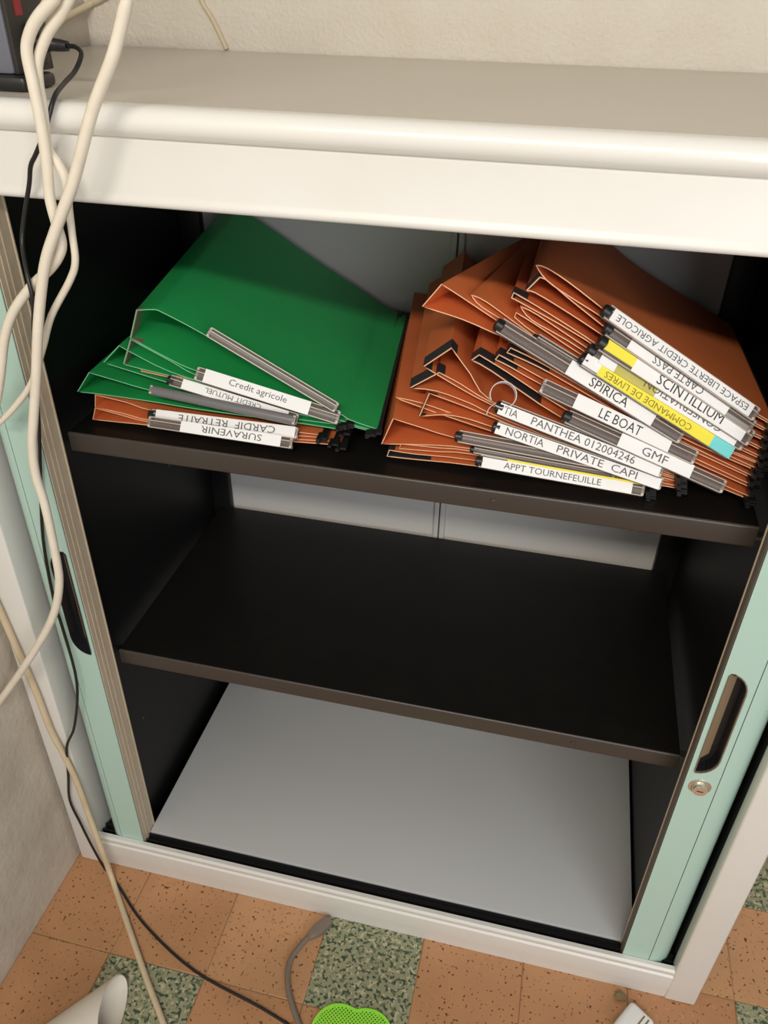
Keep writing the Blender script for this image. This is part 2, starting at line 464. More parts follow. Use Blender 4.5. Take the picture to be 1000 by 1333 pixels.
dl = door(0.1215, 0.0830, 0.0620, 0.1170, 0.0915, 0.495, 0.667, 0.034, 'beige_edge', 'dark_plastic')
dr = door(0.8830, 0.9200, W - POST - 0.0025, 0.8885, 0.9125, 0.492, 0.654, 0.017, 'dark_edge', 'recess_brown')
dl['label'] = 'teal sliding door leading slat with finger pull and beige edge'
dr['label'] = 'teal sliding door leading slat with finger pull and key lock'
LK = PY(911, 1024, YD)
v, f = lathe_vf((LK.x, YD + 0.001, LK.z), (0, -1, 0), [(0, 0.0135), (0.0016, 0.0130), (0.0024, 0.0115), (0.0026, 0.0100), (0.0012, 0.0092), (0.0012, 0.0090)], 28)
lock = mesh_obj('lock', v, f, 'chrome', dr, smooth=True); lock['label'] = 'round chrome key lock'
v, f = lathe_vf((LK.x, YD + 0.0005, LK.z - 0.001), (0, -1, 0), [(0, 0.0085), (0.0060, 0.0085), (0.0070, 0.0078)], 24)
mesh_obj('lock_barrel', v, f, 'chrome', dr, smooth=True)
box('keyhole', LK.x - 0.0035, LK.x + 0.0035, YD - 0.0069, YD - 0.0060, LK.z - 0.0018, LK.z - 0.0006, 'dark_plastic', dr)
box('edge_slot', 0.1203, 0.1224, YD + 0.020, YD + 0.030, 0.487, 0.512, 'dark_plastic', dl)

# ------------------------------------------------------------------ hanging folders
THICK = 0.0010
DEPTH = 0.326


def text_mesh(body):
    c = bpy.data.curves.new('t', 'FONT'); c.body = body; c.resolution_u = 2; c.size = 1.0
    o = bpy.data.objects.new('t', c); coll.objects.link(o)
    dg = bpy.context.evaluated_depsgraph_get()
    me = bpy.data.meshes.new_from_object(o.evaluated_get(dg))
    V = [v.co.copy() for v in me.vertices]; Fc = [tuple(p.vertices) for p in me.polygons]
    bpy.data.objects.remove(o); bpy.data.curves.remove(c); bpy.data.meshes.remove(me)
    return V, Fc


def sheet_profile(top, bot, yf):
    """front outline of the folded card: right end of upper leaf -> spine -> right end of lower leaf (x,z)"""
    def q(l): return [(PY(u, v, yf).x, PY(u, v, yf).z) for u, v in l]
    a = [Vector((p[0], p[1])) for p in q(top)]; b = [Vector((p[0], p[1])) for p in q(bot)]
    a = catmull(a, 3); b = catmull(b, 3)
    pr = list(reversed(a))
    if (a[0] - b[0]).length > 0.0015: pr += b
    else: pr += b[1:]
    for p_ in pr: p_.y = max(p_.y, S1 + 0.0022)
    return pr, len(a)


def folder(color, label, group, top, bot, yf=0.085, dx=-0.03, dz=0.0, band=None, holder=None, rods=True, depth=DEPTH, sag=0.0, dzl=0.0, dxl=0.0):
    pr, na = sheet_profile(top, bot, yf)
    low = min(p.y for p in pr)
    base = (sum(p.x for p in pr) / len(pr), yf + depth / 2, low)
    root = empty('hanging_folder', base, label, 'folder', group)
    n = len(pr); ND = 6
    xl = min(p.x for p in pr); xr = max(p.x for p in pr)
    nor = []
    for i in range(n):
        t = (pr[min(i + 1, n - 1)] - pr[max(i - 1, 0)]).normalized(); nor.append(Vector((-t.y, t.x)))
    V = []
    for k_ in range(ND + 1):
        t = k_ / ND
        for sgn in (1, -1):
            for i in range(n):
                p = pr[i] + nor[i] * (THICK / 2 * sgn)
                V.append((p.x + t * (dx + dxl * (xr - p.x) / (xr - xl)), yf + depth * t, p.y + t * (dz + dzl * (xr - p.x) / (xr - xl)) - sag * math.sin(math.pi * t)))
    Fc, mi = [], []
    R2 = 2 * n
    for k_ in range(ND):
        for sgn in (0, 1):
            o0 = k_ * R2 + sgn * n
            for i in range(n - 1):
                Fc.append((o0 + i, o0 + i + 1, o0 + R2 + i + 1, o0 + R2 + i)); mi.append(0)
        for i in (0, n - 1):
            Fc.append((k_ * R2 + i, k_ * R2 + n + i, (k_ + 1) * R2 + n + i, (k_ + 1) * R2 + i)); mi.append(1)
    for k_ in (0, ND):
        for i in range(n - 1):
            Fc.append((k_ * R2 + i, k_ * R2 + i + 1, k_ * R2 + n + i + 1, k_ * R2 + n + i)); mi.append(1)
    mesh_obj('card', V, Fc, [color + '_card', color + '_edge'], root, midx=mi, smooth=True)
    # black band round the front of the spine
    if band:
        i0, i1, bmat, wid = band; bmat = bmat or 'band_black'
        seg = pr[na - 1 + i0: na + i1 + 1]
        if len(seg) >= 2:
            Vb, Fb = [], []
            m_ = len(seg)
            nn = []
            for i in range(m_):
                t = (seg[min(i + 1, m_ - 1)] - seg[max(i - 1, 0)]).normalized(); nn.append(Vector((-t.y, t.x)))
            for t_ in (0.0006, wid):
                for sgn in (1, -1):
                    for i in range(m_):
                        p = seg[i] + nn[i] * (sgn * (THICK / 2 + 0.0006))
                        Vb.append((p.x + dx * t_ / depth, yf + t_, p.y))
            for sgn in (0, 1):
                for i in range(m_ - 1):
                    Fb.append((sgn * m_ + i, sgn * m_ + i + 1, 2 * m_ + sgn * m_ + i + 1, 2 * m_ + sgn * m_ + i))
            for i in range(m_ - 1):
                Fb.append((i, i + 1, m_ + i + 1, m_ + i)); Fb.append((2 * m_ + i, 2 * m_ + i + 1, 3 * m_ + i + 1, 3 * m_ + i))
            for i in (0, m_ - 1):
                Fb.append((i, m_ + i, 3 * m_ + i, 2 * m_ + i))
            mesh_obj('spine_band', Vb, Fb, bmat, root)
    if rods:
        for end in (pr[0], pr[-1]):
            e = Vector((end.x, yf, end.y)); ax = Vector((dx, depth, dz)).normalized()
            X = Vector((1, 0, 0)); Z = Vector((0, 0, 1))
            v, f = [], []
            for (a0, a1, b0, b1, c0, c1) in ((-0.006, 0.001, 0.002, depth - 0.002, -0.0012, 0.0012), (-0.009, 0.002, -0.008, 0.004, -0.0013, 0.0013), (-0.009, -0.005, -0.013, -0.007, -0.0013, 0.0013), (-0.012, 0.004, depth - 0.004, depth + 0.012, -0.0015, 0.0015)):
                vv, ff = frame_box_vf(e, X, ax, Z, a0, a1, b0, b1, c0, c1); k0 = len(v); v += vv; f += [tuple(i + k0 for i in q) for q in ff]
            mesh_obj('suspension_rod', v, f, 'dark_plastic', root)
    if holder: label_holder(root, **holder)
    return root


def label_holder(root, a, b, labels=(), texts=(), yh=0.074, h=0.0135, mat='clear_plastic', cap='left', tilt=38, curl=None):
    """clear label sleeve along the front edge; a, b are its two ends in the photograph"""
    A = PY(a[0], a[1], yh); B = PY(b[0], b[1], yh)
    ax = (B - A); L = ax.length; ax.normalize()
    nrm = Vector((0, -math.cos(math.radians(tilt)), math.sin(math.radians(tilt))))
    nrm = (nrm - ax * nrm.dot(ax)).normalized()
    up = nrm.cross(ax)
    if up.z < 0: up = -up
    # rounded sleeve: outline in (up, normal)
    d = 0.0050
    prof = [(-h / 2, -d)] + [(-h / 2 * math.cos(math.radians(180 * i / 10)), -0.0015 + 0.0042 * math.sin(math.radians(180 * i / 10)) ** 0.7) for i in range(11)] + [(h / 2, -d)]
    inn = [(h / 2 - 0.001, -d), (h / 2 - 0.0012, -0.0010), (-h / 2 + 0.0012, -0.0010), (-h / 2 + 0.001, -d)]
    out = prof + inn
    n = len(out)
    V = [A + ax * t + up * p[0] + nrm * p[1] for t in (0, L) for p in out]
    Fc = [(i, (i + 1) % n, n + (i + 1) % n, n + i) for i in range(n)] + [tuple(range(n)), tuple(range(n, 2 * n))]
    hd = mesh_obj('label_holder', V, Fc, mat, root, smooth=True)
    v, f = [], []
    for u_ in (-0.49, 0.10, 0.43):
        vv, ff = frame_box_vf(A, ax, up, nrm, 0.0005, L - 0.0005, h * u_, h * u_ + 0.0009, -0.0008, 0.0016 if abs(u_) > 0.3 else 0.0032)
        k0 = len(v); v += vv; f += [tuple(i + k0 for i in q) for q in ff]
    if mat == 'clear_plastic': mesh_obj('sleeve_highlight', v, f, 'pale_plastic_highlight', hd)  # pale strips modelled as the bright highlight lines along the clear sleeve
    v, f = frame_box_vf(A, ax, up, nrm, 0.001, L - 0.001, -h * 0.32, -h * 0.08, -d, -0.0035)
    mesh_obj('clip_rail', v, f, 'smoke_plastic' if mat != 'smoke_plastic' else 'band_black', hd)
    if cap in ('left', 'both'):
        v, f = lathe_vf(A - ax * 0.004 - nrm * 0.002, ax, [(0, h * 0.30), (0.001, h * 0.42), (0.0075, h * 0.45), (0.0085, h * 0.36)], 14)
        mesh_obj('end_cap', v, f, 'dark_plastic', hd, smooth=True)
    if cap in ('clear', 'left', 'both'):
        for E_, sg in ((B, 1),) if cap != 'clear' else ((B, 1), (A, -1)):
            v, f = frame_box_vf(E_, ax * sg, up, nrm, -0.0025, 0.0006, -h * 0.47, h * 0.47, -d, 0.0022)
            ec = mesh_obj('end_cap', v, f, 'pale_plastic_highlight', hd, bevel=0.0008)
            v, f = frame_box_vf(E_, ax * sg, up, nrm, 0.0004, 0.0009, -h * 0.2, h * 0.2, -d * 0.7, 0.0002)
            mesh_obj('end_slot', v, f, 'dark_plastic', hd)
    for (t0, t1, c, u0, u1) in labels:
        v, f = frame_box_vf(A, ax, up, nrm, L * t0, L * t1, h * u0, h * u1, 0.0024, 0.0036)
        mesh_obj('paper_label', v, f, c, hd)
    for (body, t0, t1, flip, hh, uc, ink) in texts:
        TV, TF = text_mesh(body)
        xs = [p.x for p in TV]; ys = [p.y for p in TV]
        x0, x1, y0, y1 = min(xs), max(xs), min(ys), max(ys)
        V = []
        for p in TV:
            s = (p.x - x0) / (x1 - x0); q = (p.y - y0) / (y1 - y0) - 0.5
            if flip: s = 1 - s; q = -q
            V.append(A + ax * (L * (t0 + (t1 - t0) * s)) + up * (h * (uc + q * hh)) + nrm * 0.0038)
        mesh_obj('lettering', V, TF, ink, hd)
    if curl:
        rad, sweep, start, wid = curl
        N = 22; V, Fc = [], []
        c = A + ax * (L * labels[0][0] - 0.001) + up * rad * 0.9
        for i in range(N + 1):
            a_ = math.radians(start + sweep * i / N)
            for rr in (rad, rad - 0.0005):
                for dd in (-0.001, -0.001 + wid):
                    V.append(c + (ax * math.cos(a_) + up * math.sin(a_)) * rr + nrm * (dd - wid * 0.3))
        for i in range(N):
            for (p, q) in ((0, 1), (1, 3), (3, 2), (2, 0)):
                Fc.append((i * 4 + p, i * 4 + q, (i + 1) * 4 + q, (i + 1) * 4 + p))
        Fc += [(0, 1, 3, 2), (N * 4, N * 4 + 1, N * 4 + 3, N * 4 + 2)]
        mesh_obj('curled_paper', V, Fc, 'paper_white', hd, smooth=True)
    return hd


WH, YE, TU = 'paper_white', 'paper_yellow', 'paper_turquoise'
GL = 'hanging folders lying in the pile under the green covers'
GR = 'hanging folders lying in the tall all-orange pile'
# ---- pile with the green folders, bottom first
folder('orange', 'orange hanging folder with upside-down white label, bottom of the pile under the green folders', GL,
       [(124, 531), (160, 541), (197, 550), (300, 566), (440, 575)], [(121, 546), (160, 550), (197, 554), (300, 568), (450, 580)], yf=0.086, dx=-0.02,
       holder=dict(a=(194, 549), b=(380, 577), labels=[(0.235, 0.93, WH, -.5, .5)], texts=[('SURAVENIR', 0.38, 0.80, True, 0.60, 0.02, 'ink_grey')], yh=0.070, cap='clear', h=0.0125))
folder('orange', 'orange hanging folder second from bottom under the green folders, wide white label', GL,
       [(124, 514), (165, 524), (200, 535), (300, 552), (425, 567)], [(124, 530), (160, 538), (200, 548), (300, 560), (425, 570)], yf=0.088, dx=-0.02,
       holder=dict(a=(197, 540), b=(387, 564), labels=[(0.04, 0.99, WH, -.48, .5)], texts=[('CARDIF  RETRAITE', 0.20, 0.86, True, 0.62, 0.0, 'ink_grey')], yh=0.081, h=0.0130))
folder('green', 'green hanging folder with an empty grey label holder, directly above the orange ones', GL,
       [(116, 485), (150, 495), (195, 508), (300, 533), (450, 554)], [(101, 510), (130, 513), (200, 523), (260, 533), (385, 550), (455, 561)], yf=0.088, dx=-0.02, band=None,
       holder=dict(a=(196, 507), b=(384, 547), yh=0.073, h=0.0105, mat='smoke_plastic', cap='clear'))
folder('green', 'green hanging folder with small grey upside-down lettering, pressed flat in the pile', GL,
       [(155, 450), (175, 461), (222, 484), (300, 508), (455, 551)], [(135, 472), (170, 483), (222, 499), (300, 520), (455, 553)], yf=0.089, dx=-0.02,
       holder=dict(a=(222, 495), b=(387, 546), labels=[(0.10, 0.93, WH, -.46, .46)], texts=[('CREDIT MUTUEL', 0.28, 0.72, True, 0.46, 0.06, 'ink_grey')], yh=0.083, h=0.0120, cap='left'))
folder('orange', 'thin orange hanging folder pressed between the green folders', GL,
       [(183, 479), (220, 488), (262, 497), (460, 549)], [(184, 483), (220, 491), (262, 500), (460, 552)], yf=0.090, dx=-0.02, rods=True)
folder('green', 'green hanging folder with a white mixed-case label, second in the pile', GL,
       [(170, 442), (222, 470), (257, 489), (330, 512), (430, 544), (488, 561)], [(161, 474), (183, 480), (262, 499), (330, 518), (420, 544), (488, 563)], yf=0.088, dx=-0.03, dzl=0.012, band=(-1, 1, 'spine_grey', 0.020),
       holder=dict(a=(256, 486), b=(441, 544), labels=[(0.06, 0.80, WH, -.5, .5)], texts=[('Credit agricole', 0.235, 0.64, False, 0.62, 0.02, 'ink_grey')], yh=0.079, h=0.0150, cap='clear'))
folder('green', 'wide green hanging folder on top of its pile, with an empty clear label holder', GL,
       [(178, 404), (200, 403), (214, 408), (265, 435), (345, 483), (437, 535), (457, 547), (495, 560)], [(170, 440), (222, 468), (265, 486), (399, 528), (453, 551), (490, 561)], yf=0.085, dx=-0.040, depth=0.338, dzl=0.022, band=(-1, 1, 'spine_grey', 0.020),
       holder=dict(a=(272, 432), b=(438, 531), yh=0.078, h=0.0110, cap='clear'))

# ---- tall orange pile, bottom first
folder('orange', 'orange hanging folder with a white and yellow label, bottom of the orange pile', GR,
       [(507, 586), (540, 591), (616, 599), (730, 622), (850, 640)], [(504, 594), (540, 598), (616, 606), (730, 626), (850, 644)], yf=0.092, dx=-0.04, band=(-1, 4, 0, 0.03),
       holder=dict(a=(624, 600), b=(838, 638), labels=[(0.02, 0.93, WH, -.5, .34), (0.17, 0.99, YE, .34, .5)], texts=[('APPT TOURNEFEUILLE', 0.155, 0.745, False, 0.50, -0.04, 'ink_grey')], yh=0.082, h=0.0135))
folder('orange', 'thin orange hanging folder with empty clear holder, second from bottom of the orange pile', GR,
       [(522, 578), (570, 583), (612, 587), (730, 610), (850, 634)], [(520, 584), (570, 588), (612, 591), (730, 614), (850, 637)], yf=0.092, dx=-0.04,
       holder=dict(a=(617, 585), b=(800, 619), yh=0.089, h=0.0085, cap='left'))
folder('orange', 'orange hanging folder gaping open with empty clear holder, third from bottom of the orange pile', GR,
       [(512, 545), (550, 557), (593, 570), (720, 600), (890, 634)], [(497, 578), (553, 579), (612, 584), (720, 606), (890, 637)], yf=0.090, dx=-0.045,
       holder=dict(a=(597, 568), b=(790, 604), yh=0.081, h=0.0130, cap='left'))
folder('orange', 'thin folded orange hanging folder without a label showing, in the orange pile', GR,
       [(515, 517), (550, 525), (600, 542), (700, 575), (890, 630)], [(515, 518), (548, 530), (600, 548), (700, 580), (890, 632)], yf=0.095, dx=-0.045)
folder('orange', 'orange hanging folder with long white label whose end curls away, low in the pile', GR,
       [(559, 512), (600, 527), (645, 545), (740, 582), (890, 626)], [(546, 542), (580, 540), (612, 546), (645, 557), (740, 588), (890, 629)], yf=0.090, dx=-0.04, band=(-1, 1, 0, 0.004),
       holder=dict(a=(646, 556), b=(861, 630), labels=[(0.0, 0.99, WH, -.52, .34)], texts=[('NORTIA', 0.06, 0.29, False, 0.58, -0.06, 'ink_grey'), ('PRIVATE  CAPI', 0.37, 0.85, False, 0.58, -0.06, 'ink_grey')], yh=0.079, h=0.0135, curl=(0.013, -95, 195, 0.006)))
folder('orange', 'orange hanging folder with dark spine band, pinched flat above the curled labels', GR,
       [(572, 485), (600, 500), (640, 524), (740, 570), (890, 622)], [(534, 505), (568, 509), (612, 525), (643, 540), (740, 578), (890, 624)], yf=0.090, dx=-0.04, band=(-1, 1, 0, 0.022))
folder('orange', 'orange hanging folder with numbered white label curled into a ring', GR,
       [(588, 453), (612, 486), (640, 522), (740, 565), (890, 616)], [(552, 477), (590, 500), (640, 527), (740, 571), (890, 619)], yf=0.090, dx=-0.035, band=(-1, 1, 0, 0.022),
       holder=dict(a=(650, 530), b=(862, 613), labels=[(0.0, 0.985, WH, -.52, .30)], texts=[('TIA', 0.03, 0.115, False, 0.52, -0.08, 'ink_grey'), ('PANTHEA 012004246', 0.20, 0.83, False, 0.56, -0.08, 'ink_grey')], yh=0.076, h=0.0145, curl=(0.0135, 330, 255, 0.010)))
folder('orange', 'orange hanging folder with a short three-letter white label, slid furthest out of the pile', GR,
       [(624, 462), (660, 484), (740, 535), (850, 590), (980, 648)], [(614, 469), (640, 483), (740, 549), (850, 598), (980, 652)], yf=0.088, dx=-0.01, depth=0.31, band=(-2, 5, 0, 0.018),
       holder=dict(a=(738, 542), b=(942, 634), labels=[(0.33, 0.79, WH, -.5, .5)], texts=[('GMF', 0.475, 0.635, False, 0.62, -0.02, 'ink_grey')], yh=0.075, h=0.0140))
folder('orange', 'orange hanging folder with a two-word white label, middle of the orange pile', GR,
       [(650, 462), (680, 478), (720, 500), (850, 570), (985, 634)], [(645, 468), (665, 478), (704, 500), (850, 576), (985, 638)], yf=0.091, dx=-0.01, depth=0.31, band=(-2, 4, 0, 0.018),
       holder=dict(a=(706, 502), b=(905, 596), labels=[(0.21, 0.83, WH, -.5, .5)], texts=[('LE BOAT', 0.37, 0.64, False, 0.66, -0.02, 'ink_black')], yh=0.079, h=0.0150, cap='clear'))
folder('orange', 'orange hanging folder with dark band and no label showing, middle of the orange pile', GR,
       [(665, 453), (700, 470), (752, 500), (850, 556), (985, 622)], [(660, 459), (700, 477), (752, 506), (850, 562), (985, 625)], yf=0.094, dx=-0.01, depth=0.31, band=(-2, 4, 0, 0.018))
folder('orange', 'orange hanging folder gaping widest open above the dark-banded ones', GR,
       [(575, 370), (600, 386), (645, 416), (740, 478), (860, 550), (990, 612)], [(550, 399), (603, 416), (654, 438), (694, 450), (752, 488), (860, 556), (990, 615)], yf=0.090, dx=0.0, dxl=0.095, depth=0.30, dzl=-0.01,
       holder=dict(a=(650, 423), b=(887, 569), labels=[(0.37, 0.84, WH, -.5, .5)], texts=[('SPIRICA', 0.49, 0.695, False, 0.62, -0.04, 'ink_black')], yh=0.079, h=0.0150))
folder('orange', 'orange hanging folder closed to a thin fold, with empty clear holder', GR,
       [(614, 384), (635, 394), (690, 434), (760, 480), (860, 545), (995, 605)], [(614, 385), (628, 400), (680, 432), (760, 484), (860, 548), (995, 607)], yf=0.092, dx=0.0, dxl=0.055, depth=0.30,
       holder=dict(a=(698, 441), b=(860, 540), yh=0.084, h=0.0105))
folder('orange', 'orange hanging folder with yellow label ending in a turquoise sticker', GR,
       [(672, 407), (700, 424), (757, 462), (860, 528), (998, 598)], [(670, 413), (697, 434), (757, 468), (860, 534), (998, 601)], yf=0.091, dx=0.0, dz=-0.015, depth=0.315,
       holder=dict(a=(760, 468), b=(951, 590), labels=[(0.0, 0.10, WH, -.4, .5), (0.10, 0.86, YE, -.5, .42), (0.86, 1.0, TU, -.5, .5)], texts=[('COMMANDE DE LIVRES', 0.14, 0.72, True, 0.50, -0.1, 'ink_olive')], yh=0.076, h=0.0130))
folder('orange', 'orange hanging folder whose white label is half covered by the yellow one', GR,
       [(678, 399), (700, 410), (760, 450), (860, 515), (1000, 587)], [(678, 400), (693, 417), (740, 444), (860, 520), (1000, 590)], yf=0.091, dx=0.0, dz=-0.015, depth=0.315,
       holder=dict(a=(770, 456), b=(968, 578), labels=[(0.06, 0.95, WH, -.5, .30), (0.16, 0.42, YE, -.5, .18)], texts=[('CONSERVATION', 0.34, 0.84, True, 0.56, 0.0, 'ink_grey')], yh=0.081, h=0.0150))
folder('orange', 'orange hanging folder with white label in large capitals and a yellow left end', GR,
       [(669, 381), (700, 399), (762, 438), (860, 503), (1003, 574)], [(666, 388), (680, 395), (762, 442), (860, 508), (1003, 577)], yf=0.090, dx=0.0, band=(-2, 2, 0, 0.016), dz=-0.018, depth=0.312,
       holder=dict(a=(784, 446), b=(977, 571), labels=[(0.02, 0.21, YE, -.30, .30), (0.21, 0.95, WH, -.5, .5)], texts=[('SCINTILLIUM', 0.365, 0.80, False, 0.60, -0.02, 'ink_black')], yh=0.079, h=0.0165))
folder('orange', 'orange hanging folder with short upside-down grey-white label, second from top of the orange pile', GR,
       [(703, 361), (714, 366), (740, 388), (790, 428), (860, 482), (1006, 563)], [(685, 379), (697, 381), (740, 407), (790, 440), (860, 488), (1006, 566)], yf=0.090, dx=0.0, band=(-1, 1, 0, 0.016), dz=-0.018, depth=0.312,
       holder=dict(a=(792, 428), b=(979, 556), labels=[(0.14, 0.82, WH, -.44, .44)], texts=[('CARTE PASS', 0.30, 0.64, True, 0.56, 0.0, 'ink_grey')], yh=0.081, h=0.0140))
folder('orange', 'orange hanging folder with long upside-down white label, topmost of the orange pile', GR,
       [(698, 345), (712, 349), (740, 367), (785, 402), (860, 462), (1010, 553)], [(698, 346), (712, 365), (740, 385), (790, 417), (860, 468), (1010, 556)], yf=0.089, dx=0.0, dz=-0.018, depth=0.312,
       holder=dict(a=(790, 405), b=(984, 540), labels=[(0.03, 0.96, WH, -.46, .40)], texts=[('ESPACE LIBERTE CREDIT AGRICOLE', 0.06, 0.93, True, 0.46, -0.02, 'ink_grey')], yh=0.079, h=0.0140))

# ------------------------------------------------------------------ cables
def pix_path(lst, sub=5):
    """lst of (u, v, 'y' or 'z', depth plane value)"""
    return catmull([PY(u, v, d) if k_ == 'y' else PZ(u, v, d) for (u, v, k_, d) in lst], sub)


def cable(name, label, path, rad, mat, seg=10):
    low = min(path, key=lambda p: p[2])
    o = tube(name, path, rad, mat, None, base=low, seg=seg)
    tag(o, label, 'cable'); return o


Y_ = lambda d, pts: [(u, v, 'y', d) for u, v in pts]
Z_ = lambda d, pts: [(u, v, 'z', d) for u, v in pts]
up_to = lambda p, q: [Vector(q), Vector((p.x * 0.4 + q[0] * 0.6, p.y * 0.4 + q[1] * 0.6, p.z * 0.35 + q[2] * 0.65))]
p = pix_path(Y_(-0.040, [(165, 0), (148, 70), (120, 145), (96, 235), (73, 298), (58, 347), (50, 420), (47, 493), (44, 540), (42, 581), (47, 620), (58, 655), (72, 720), (77, 762), (67, 807), (36, 861), (0, 912), (-40, 965)]))
p = catmull(up_to(p[0], (0.25, -0.03, 1.62)), 4) + p
cable('white_cable', 'thick white cable hanging straight down past the teal door with its finger pull', p, 0.0049, 'cable_white')
p = pix_path(Y_(-0.030, [(75, -6), (50, 22), (38, 46), (35, 70), (43, 109), (51, 150), (57, 185), (61, 215), (65, 258), (73, 290), (80, 315), (77, 332), (65, 350), (41, 373), (18, 405), (6, 440), (0, 493), (-8, 540)]))
p = catmull(up_to(p[0], (0.21, 0.02, 1.62)), 4) + p
cable('white_cable', 'cream-white cable looping away left above the teal door', p, 0.0046, 'cable_white')
p = pix_path(Y_(-0.022, [(92, -6), (80, 18), (62, 44), (50, 78), (50, 105), (55, 136), (62, 190), (75, 212), (86, 235), (90, 272), (94, 305), (98, 340), (91, 365), (67, 411), (56, 452), (41, 499), (18, 531), (-4, 553)]))
p = catmull(up_to(p[0], (0.24, 0.03, 1.62)), 4) + p
cable('white_cable', 'thin white cable bowed outward beside the thick one', p, [0.0042] * (len(p) // 2) + [0.0033] * (len(p) - len(p) // 2), 'cable_white')
# black lead with its barrel plug in the box on top
lead = empty('power_lead', PZ(200, 1215, 0.003), 'thin black power lead running from the grey box down to the floor tiles', 'cable')
pl0 = PY(44, 55, 0.066); pl1 = PY(88, 60, 0.066)
pth = [pl1] + [PY(98, 61, 0.063), PY(106, 70, 0.057), PY(98, 92, 0.045), PY(84, 108, 0.02), PY(72, 124, -0.008), PY(64, 150, -0.018), PY(58, 172, -0.018), PY(47, 200, -0.016), PY(40, 216, -0.014), PY(38, 240, -0.013), PY(32, 279, -0.014), PY(29, 316, -0.018), PY(36, 359, -0.036), PY(43, 394, -0.040), PY(44, 440, -0.030), PY(50, 543, -0.008), PY(52, 593, 0.004), PY(56, 700, 0.004), PY(70, 780, 0.004), PY(81, 816, 0.002), PY(100, 888, -0.003), PY(97, 945, -0.005), PY(87, 972, -0.006), PY(89, 1010, -0.006), PY(91, 1042, -0.005), PY(105, 1072, -0.008), PY(119, 1100, -0.012)]
pth += [PZ(u, v, 0.0022) for u, v in [(136, 1130), (153, 1151), (187, 1202), (252, 1263), (340, 1312), (400, 1350)]]
tube('lead_wire', catmull(pth, 5), 0.0020, 'cable_black', lead)
axp = (pl1 - pl0).normalized()
v, f = lathe_vf(pl0, axp, [(-0.012, 0.0040), (-0.002, 0.0040), (0.0, 0.0068), (0.014, 0.0068), (0.016, 0.0055), (0.026, 0.0050), ((pl1 - pl0).length, 0.0042)], 16)
mesh_obj('barrel_plug', v, f, 'dark_plastic', lead, smooth=True)
# cream cable down the post and across the floor
pth = [PY(-30, 730, -0.0065), PY(0, 795, -0.0065), PY(24, 849, -0.0065), PY(48, 903, -0.0065), PY(66, 950, -0.0065), PY(83, 982, -0.0065), PY(99, 1015, -0.0065), PY(112, 1050, -0.0075), PY(121, 1075, -0.012), PY(134, 1110, -0.020)]
pth += [PZ(u, v, 0.0055) for u, v in [(146, 1144), (170, 1215), (191, 1275), (213, 1333), (232, 1390)]]
cable('floor_cable', 'cream cable running down the cabinet post and over the floor tiles', catmull(pth, 5), 0.0046, 'cable_cream')
# grey lead with a flat connector that comes from under the cabinet
gl = empty('grey_lead', PZ(400, 1222, 0.0), 'grey-brown cable with flat connector emerging from under the plinth', 'cable')
pth = [PZ(u, v, 0.0045) for u, v in [(404, 1217), (392, 1230), (380, 1246), (375, 1262), (375, 1285), (381, 1310), (390, 1335), (400, 1360)]]
tube('lead_wire', catmull(pth, 5), [0.0042] * 36, 'cable_grey', gl)
a, b = PZ(402, 1220, 0.0075), PZ(431, 1197, 0.0075)
ax = (b - a).normalized(); s = Vector((0, 0, 1)).cross(ax); Zv = Vector((0, 0, 1))
V = []
for t, w, hh in ((0, 0.005, 0.0045), (0.35, 0.0085, 0.0065), (0.8, 0.0080, 0.0065), (1.0, 0.0055, 0.0050)):
    for (i, j) in ((-1, -1), (1, -1), (1, 1), (-1, 1)): V.append(a.lerp(b, t) + s * (w * i) + Zv * (hh * j))
Fc = [(r * 4 + i, r * 4 + (i + 1) % 4, r * 4 + 4 + (i + 1) % 4, r * 4 + 4 + i) for r in range(3) for i in range(4)] + [(0, 1, 2, 3), (12, 13, 14, 15)]
mesh_obj('flat_connector', V, Fc, 'cable_grey', gl, bevel=0.0015)
# painted wires on the wall
p = [PY(u, v, WALL_Y - 0.003) for u, v in [(250, -40), (262, 0), (275, 22), (285, 42), (295, 64)]]
cable('wall_wire', 'beige painted wire running down the plaster wall to the cabinet top', catmull(p, 4), 0.0030, 'cable_painted')
def PX(u, v, x):
    r_ = ray(u, v); return CAM + r_ * ((x - CAM.x) / r_.x)


p = [PY(u, v, WALL_Y - 0.004) for u, v in [(180, -30), (128, 0), (118, 5)]] + [PX(u, v, WALL_X + 0.004) for u, v in [(98, 16), (74, 29), (50, 41), (20, 56)]]
cable('wall_wire', 'thick brownish wire slanting across the plaster wall behind the grey box', catmull(p, 4), 0.0042, 'cable_painted')

# ------------------------------------------------------------------ grey box on top
bx = empty('network_box', (0.10, 0.08, H), 'dark grey plastic box with red stripe on black foot, standing on the cabinet top', 'device')
box('foot', 0.02, 0.183, 0.030, 0.080, H + 0.0003, H + 0.012, 'dark_plastic', bx, bevel=0.004)
box('body', 0.02, 0.1685, 0.040, 0.095, H + 0.012, H + 0.165, 'device_grey', bx, bevel=0.004)
boxes('rear_frame', [(0.1686, 0.173, 0.0405, 0.0945, H + 0.0125, H + 0.164)], 'device_dark', bx, bevel=0.0012)
box('red_stripe', 0.1728, 0.1736, 0.052, 0.062, H + 0.056, H + 0.125, 'device_red', bx)
box('foot_lug', 0.1732, 0.180, 0.060, 0.080, H + 0.018, H + 0.050, 'dark_plastic', bx, bevel=0.003)

